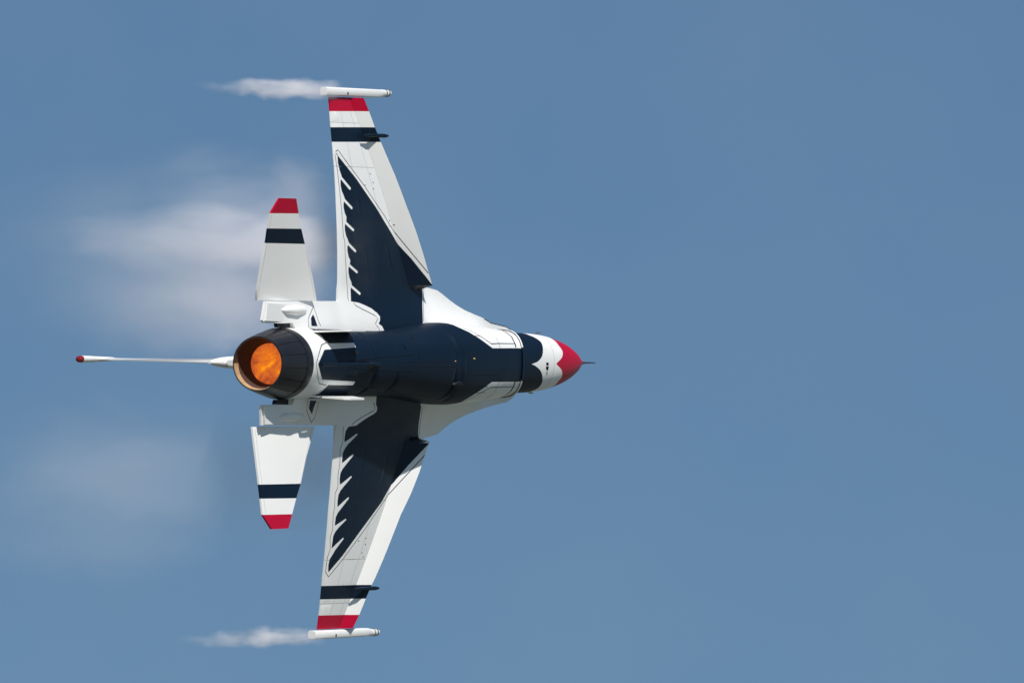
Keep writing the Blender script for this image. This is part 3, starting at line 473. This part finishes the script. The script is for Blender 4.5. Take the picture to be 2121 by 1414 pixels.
# fin
V, Fc = [], []
prof = [(0, .5), (.06, 1.0), (.35, 1.6), (.7, 1.0), (1.0, .35)]          # chordwise thickness factor, leading edge to trailing edge
def fin_ring(z, xle, xte, th):
    f = [(xle + (xte - xle) * a, b * th / 2) for a, b in prof]
    return [(x, -t, z) for x, t in f] + [(x, t, z) for x, t in reversed(f)]
fin_m = [fin_ring(.6, 4.3, 1.3, .20), fin_ring(.95, 3.85, 1.1, .13), fin_ring(1.2, 3.55, 1.1, .085), fin_ring(1.6, 3.05, 1.05, .06), fin_ring(2.9, 1.55, .72, .026), fin_ring(3.27, 1.18, .63, .03)]
V, Fc = loft(fin_m); fin = pydata('tail_fin', V, Fc, [WHITE], jet, None, 25)
V, Fc = loft([[(1.28, 0, .62), (1.26, .03, .62), (.62, .012, .62), (.62, -.012, .62), (1.26, -.03, .62)], [(.70, 0, 2.9), (.69, .012, 2.9), (.30, .008, 2.9), (.30, -.008, 2.9), (.69, -.012, 2.9)]])
pydata('rudder', V, Fc, [WHITE], fin)
V, Fc = rod([(1.5, 0, 3.31, .01, .02, 2), (1.25, 0, 3.31, .035, .05, 2), (.55, 0, 3.31, .05, .06, 2), (.30, 0, 3.31, .058, .065, 2), (.06, 0, 3.31, .062, .062, 2)][::-1], 16)
cap = pydata('fin_tip_fairing', V, Fc, [WHITE], fin)
V, Fc = rod([(.055, 0, 3.31, .061, .061, 2), (-.02, 0, 3.31, .058, .058, 2), (-.07, 0, 3.31, .042, .042, 2), (-.085, 0, 3.31, .015, .015, 2)][::-1], 16)
pydata('tail_light', V, Fc, [REDLENS], cap)
# fairing at the fin root above the engine (drag chute and antenna housing)
V, Fc = rod([(.02, 0, .90, .022, .03, 2), (.15, 0, .89, .05, .06, 2.0), (.4, 0, .86, .085, .10, 2.1), (.8, 0, .82, .11, .13, 2.3), (1.6, 0, .76, .12, .16, 2.6), (2.4, 0, .7, .04, .1, 2)], 18)
pydata('fin_root_fairing', V, Fc, [WHITE], fin)

# ------------------------------------------------------------------ nozzle
nz = bpy.data.objects.new('exhaust_nozzle', None); COL.objects.link(nz); nz.parent = jet
def sheet(prof_out, a0, a1, thick, nseg=4):
    rings = []
    for X, r in prof_out:
        rings.append([(X, (r) * math.cos(a0 + (a1 - a0) * k / nseg), (r) * math.sin(a0 + (a1 - a0) * k / nseg)) for k in range(nseg + 1)] +
                     [(X, (r - thick) * math.cos(a0 + (a1 - a0) * k / nseg), (r - thick) * math.sin(a0 + (a1 - a0) * k / nseg)) for k in range(nseg, -1, -1)])
    return loft(rings)
NP = 15; dA = 2 * math.pi / NP
ring_prof = [(.95, .603), (.88, .606), (.80, .600), (.74, .592)]
V, Fc = [], []
rings = [[(X, r * math.cos(2 * math.pi * k / 60), r * math.sin(2 * math.pi * k / 60)) for k in range(60)] for X, r in ring_prof]
V, Fc = loft(rings, (False, False)); pydata('nozzle_ring', V, Fc, [BURNT], nz)
outer = sheet([(.80, .592), (.6, .569), (.4, .539), (.2, .504), (0, .462)], -dA * .482, dA * .482, .016)
outer_u = sheet([(.80, .576), (.4, .524), (.02, .449)], -dA * .3, dA * .3, .012)
inner2 = sheet([(.13, .428), (.30, .395), (.47, .356)], -dA * .492, dA * .492, .012)
inner = sheet([(0.0, .446), (.06, .439), (.125, .430)], -dA * .492, dA * .492, .012)
def petals(name, VF, mat, off):
    me = bpy.data.meshes.new(name); me.from_pydata(VF[0], [], VF[1]); finish(me, 35); me.materials.append(mat)
    bm = bmesh.new(); bm.from_mesh(me); bmesh.ops.recalc_face_normals(bm, faces=bm.faces); bm.to_mesh(me); bm.free()
    for k in range(NP):
        o = bpy.data.objects.new(name, me); COL.objects.link(o); o.parent = nz; o.rotation_euler = (dA * (k + off), 0, 0)
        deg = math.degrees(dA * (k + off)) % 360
        if name == 'inner_petal' and 100 < deg < 330: o.material_slots[0].link = 'OBJECT'; o.material_slots[0].material = SOOT_SHADE; o['label'] = 'inner petal with shade painted dark'  # petals the sun misses: their shade is painted in as a darker colour
petals('outer_petal', outer, BURNT, 0); petals('petal_seal', outer_u, BURNT, .5); petals('inner_petal', inner, LINER, .25); petals('throat_petal', inner2, SOOT_SHADE, .25)
duct = [[(X, r * math.cos(2 * math.pi * k / 60), r * math.sin(2 * math.pi * k / 60)) for k in range(60)] for X, r in [(.0, .458), (.1, .445), (.3, .41), (.46, .37), (.6, .36), (1.2, .45)]]
V, Fc = loft(duct, (False, False)); pydata('nozzle_duct', V, Fc, [BURNT], nz)
fr_ = [[(.47 + .10 * (1 - (r / .362) ** 2), r * math.cos(2 * math.pi * k / 48), r * math.sin(2 * math.pi * k / 48)) for k in range(48)] for r in (.362, .32, .26, .18, .1, .02)]
V, Fc = loft(fr_, (False, True)); fl = pydata('afterburner_flame', V, Fc, [FLAME], nz)
# dark plates painting in the shade of the gap between nacelle skirt and shelves
for sg in (-1, 1):
    V, Fc = plate([(1.16, sg * .60, -.02), (1.16, sg * .69, -.02), (.62, sg * .685, -.02), (.66, sg * .61, -.02)], (0, 0, .06))
    pydata('nozzle_gap_shade', V, Fc, [DARK], nz)

# ------------------------------------------------------------------ tailplanes, ventral fins, fittings
def slow(X, Y):
    ay = abs(Y); c = 2.45 - (ay - 1.05) * .95; f = max(0, min(1, (X + .2) / max(.3, c))); return 4 * f * (1 - f) * .02 * c / 2 + .008
for s, sg in (('S', -1), ('P', 1)):
    out = [(p[0], sg * max(abs(p[1]), 1.062)) for p in T['stab_' + s]]; out[0] = (out[0][0], sg * 1.062); out[-1] = (out[-1][0], sg * 1.062)
    P = [(1, T['stab_%s_navy' % s]), (2, T['stab_%s_red' % s])]
    st = skin('tailplane', out, P, [(6, [(1.95, sg * 1.1), (.92, sg * 2.7)], .008), (6, [(.15, sg * 1.1), (.12, sg * 2.5)], .008)], .12, lambda X, Y: (X, Y, z_stab(X, Y) + .02 - slow(X, Y)), lambda X, Y: (X, Y, z_stab(X, Y) + .02 + slow(X, Y)), MATS, jet, 30)
    V, Fc = rod([(.75, sg * .90, -.06, .02, .02, 2), (.95, sg * .90, -.07, .07, .075, 2), (1.3, sg * .90, -.07, .09, .10, 2), (1.65, sg * .90, -.06, .07, .07, 2), (1.8, sg * .90, -.05, .02, .02, 2)], 14)
    pydata('hinge_fairing', V, Fc, [WHITE], st)
    V, Fc = plate([(2.95, sg * .545, -.32), (1.55, sg * .545, -.28), (1.62, sg * .575, -.86), (1.72, sg * .578, -.94), (2.30, sg * .578, -.94)], (0, .03, 0))
    pydata('ventral_fin', V, Fc, [WHITE], jet)
    # speed brake panel line and hinge block on the shelf
    V, Fc = plate([(1.30, sg * .70, -.075), (1.30, sg * 1.0, -.072), (.22, sg * 1.02, -.045), (.16, sg * .72, -.045)], (0, 0, .03))
    pydata('speed_brake', V, Fc, [WHITE], jet)
# arresting hook along the rear belly
V, Fc = rod([(1.05, 0, -.70, .035, .03, 2), (1.2, 0, -.72, .03, .03, 2), (3.0, 0, -.80, .028, .028, 2), (3.25, 0, -.80, .05, .03, 2)], 10)
pydata('arresting_hook', V, Fc, [NAVY], nac)
# belly fittings: (X, angle) on the nacelle skin
def on_nac(X, t, rx, ry, h, mat, name, n=12):
    p = Vector(nac_pt(X, t)); du = (Vector(nac_pt(X + .02, t)) - p).normalized(); dv = (Vector(nac_pt(X, t + .02)) - p).normalized()
    nn = du.cross(dv).normalized()
    if nn.dot(Vector((0, p.y * .3, -1))) < 0: nn.negate()
    rings = [[tuple(p + nn * hh + du * rx * k_ * math.cos(a) + dv * ry * k_ * math.sin(a)) for a in [2 * math.pi * j / n for j in range(n)]] for k_, hh in ((1.05, -.03), (1, h * .4), (.75, h), )]
    V, Fc = loft(rings, (False, True)); return pydata(name, V, Fc, [mat], nac, None, 40)
on_nac(3.076, 0.029, 0.16, 0.07, 0.012, DARK, 'drain_vent')
on_nac(6.149, 0.486, 0.16, 0.07, 0.015, DARK, 'cooling_vent')
on_nac(4.27, 0.944, 0.1, 0.03, 0.01, DARK, 'drain_mast')
on_nac(4.774, 1.159, 0.1, 0.03, 0.01, DARK, 'drain_mast')
on_nac(2.513, -0.329, 0.1, 0.04, 0.01, DARK, 'cooling_vent')
on_nac(5.9, -0.054, 0.016, 0.009, 0.012, LENS, 'beacon_light')
on_nac(6.594, -0.097, 0.022, 0.013, 0.015, LENS, 'beacon_light')
on_nac(4.279, -0.539, 0.03, 0.06, 0.006, SEAM, 'access_panel')

# ------------------------------------------------------------------ vapour
def vapour_mat(name, dens, size, freq, wid=(.35, 1.0, -.6), warp=.6, thr=.05, soft=.8, ends=(4, 1.6), seed=0.0, sway=.25, power=1.6):
    """a tapering streak along local X (+1 is its front): thick on its axis, torn by noise, thinning to nothing at its tail"""
    m = bpy.data.materials.new(name); m.use_nodes = True; N = m.node_tree.nodes; L = m.node_tree.links; N.clear()
    out = N.new('ShaderNodeOutputMaterial'); v = N.new('ShaderNodeVolumePrincipled'); L.new(v.outputs[0], out.inputs['Volume'])
    v.inputs['Color'].default_value = (.97, .955, .98, 1); v.inputs['Anisotropy'].default_value = -.1
    tc = N.new('ShaderNodeTexCoord'); sp = N.new('ShaderNodeSeparateXYZ'); L.new(tc.outputs['Object'], sp.inputs[0])
    def M(op, a, b=None, c=None, clamp=False):
        q = N.new('ShaderNodeMath'); q.operation = op; q.use_clamp = clamp
        for i, x in enumerate((a, b, c)):
            if x is None: continue
            if isinstance(x, (int, float)): q.inputs[i].default_value = x
            else: L.new(x, q.inputs[i])
        return q.outputs[0]
    def noise(scale, detail, off, dist=.3):
        mp = N.new('ShaderNodeMapping'); mp.inputs['Scale'].default_value = scale; mp.inputs['Location'].default_value = (off, off * 1.7, off * .3)
        L.new(tc.outputs['Object'], mp.inputs[0])
        n = N.new('ShaderNodeTexNoise'); n.inputs['Scale'].default_value = 1; n.inputs['Detail'].default_value = detail; n.inputs['Roughness'].default_value = .58; n.inputs['Distortion'].default_value = dist
        L.new(mp.outputs[0], n.inputs['Vector']); return n
    n = noise([s * f for s, f in zip(size, freq)], 4, seed)
    n2 = noise([size[0] * freq[0] * .9, .2, .2], 2, seed + 5)
    sc_ = N.new('ShaderNodeSeparateColor'); L.new(n2.outputs['Color'], sc_.inputs[0])
    y = M('ADD', sp.outputs['Y'], M('MULTIPLY', M('SUBTRACT', sc_.outputs[0], .5), sway * 2))
    z = M('ADD', sp.outputs['Z'], M('MULTIPLY', M('SUBTRACT', sc_.outputs[1], .5), sway * 2))
    r = M('SQRT', M('ADD', M('MULTIPLY', y, y), M('MULTIPLY', z, z)))
    x = sp.outputs['X']; dx = M('SUBTRACT', x, wid[0])
    wdt = M('MAXIMUM', M('ADD', wid[1], M('MULTIPLY', M('MULTIPLY', dx, dx), wid[2])), .12)
    core = M('SUBTRACT', 1.0, M('DIVIDE', r, M('MULTIPLY', wdt, .85)), clamp=True)
    e1 = M('MULTIPLY', M('SUBTRACT', 1.0, x), ends[0], clamp=True); e2 = M('MULTIPLY', M('ADD', x, 1.0), ends[1], clamp=True)
    f = M('ADD', core, M('MULTIPLY', M('SUBTRACT', n.outputs['Fac'], .5), warp))
    f = M('MULTIPLY', M('SUBTRACT', f, thr), 1 / soft, clamp=True)
    f = M('POWER', f, power)
    f = M('MULTIPLY', M('MULTIPLY', f, M('MULTIPLY', core, 5.0, clamp=True)), M('MULTIPLY', e1, M('MULTIPLY', e2, e2)))
    L.new(M('MULTIPLY', f, dens), v.inputs['Density'])
    return m
AOA = math.radians(12)
def vapour(label, name, cat, group, start, length, ry, rz, mat, yaw=0.0, **kw):
    """an open-air volume hull; start is its front in the jet's axes, and it streams back and up over the wing with the airflow"""
    half = (length / 2, ry, rz)
    V, Fc = loft([[(x, k_ * math.cos(2 * math.pi * k / 20), k_ * math.sin(2 * math.pi * k / 20)) for k in range(20)] for x, k_ in ((-1, .75), (-.9, 1), (.9, 1), (1, .75))])
    me = bpy.data.meshes.new(name); me.from_pydata(V, [], Fc); me.materials.append(vapour_mat(mat, size=half, **kw))
    bm = bmesh.new(); bm.from_mesh(me); bmesh.ops.recalc_face_normals(bm, faces=bm.faces); bm.to_mesh(me); bm.free()
    o = bpy.data.objects.new(name, me); COL.objects.link(o)
    R_ = Matrix.Rotation(math.radians(yaw), 4, 'Z') @ Matrix.Rotation(AOA, 4, 'Y')
    o.matrix_world = JM @ Matrix.Translation(Vector(start) + R_ @ Vector((-length / 2, 0, 0))) @ R_ @ Matrix.Diagonal((*half, 1))
    o['label'] = label; o['category'] = cat; o['group'] = group
    return o
WT = 'vapour wisps trailing the wingtips'; WC = 'clouds of vapour behind the wings'
vapour('white wisp of vapour streaming behind the wingtip at the top', 'wingtip_vapour', 'vapour', WT, (3.6, -4.67, .18), 4.5, .28, .28, 'tip_vapour', dens=4.9, freq=(1.5, 5.5, 5.5), seed=3.1, warp=2.1, sway=.45, yaw=-.6, wid=(.35, .95, -.5), ends=(3, .85), power=1.35)
vapour('thinner wisp of vapour streaming behind the wingtip at the bottom', 'wingtip_vapour', 'vapour', WT, (3.3, 4.64, .18), 4.7, .27, .27, 'lower_tip_vapour', dens=4.0, freq=(1.5, 5.5, 5.5), seed=12.3, warp=2.1, sway=.48, wid=(.35, .9, -.5), ends=(3, .75), power=1.35)
vapour('broad faint haze of vapour behind the upper tailplane and wing root', 'vapour_cloud', 'vapour', WC, (4.7, -1.8, .45), 11.4, 2.4, 1.1, 'upper_wing_vapour', dens=.52, freq=(.45, 1.1, 1.1), seed=1.3, warp=1.3, sway=.16, wid=(.3, 1, -.3), ends=(4, .6), power=1.1)
vapour('brightest streak of vapour, beside the white tailplane at the top', 'vapour_cloud', 'vapour', WC, (4.5, -2.05, .42), 10.2, .8, .6, 'upper_wing_streak', dens=2.2, freq=(.55, 2.2, 2.2), seed=5.2, warp=1.8, sway=.3, wid=(.3, 1, -.4), ends=(4, .55), power=1.35)
vapour('faint hazy vapour behind the lower tailplane, below the tail fin', 'vapour_cloud', 'vapour', WC, (2.1, 2.0, .95), 8.8, 2.3, 1.0, 'lower_wing_vapour', dens=.40, freq=(.32, 1.1, 1.1), seed=9.7, warp=1.3, sway=.18, wid=(-.05, 1, -.3), ends=(.55, .85), power=1.15)
vapour('faintest grey haze of vapour, in the gap between the lower tailplane and wing', 'vapour_cloud', 'vapour', WC, (4.5, 1.8, .35), 6.4, 1.7, .75, 'lower_gap_vapour', dens=.55, freq=(.4, 1.3, 1.3), seed=4.4, warp=1.3, sway=.18, wid=(.2, 1, -.3), ends=(4, .55), power=1.15)
vapour('pale puff of vapour hugging the tail fin above the engine nozzle', 'vapour_cloud', 'vapour', WC, (3.0, -.95, .9), 7.6, 1.35, .8, 'fin_vapour', dens=.6, freq=(.5, 1.4, 1.4), seed=2.9, warp=1.4, sway=.15, wid=(.3, 1, -.3), ends=(3, .6), power=1.15)
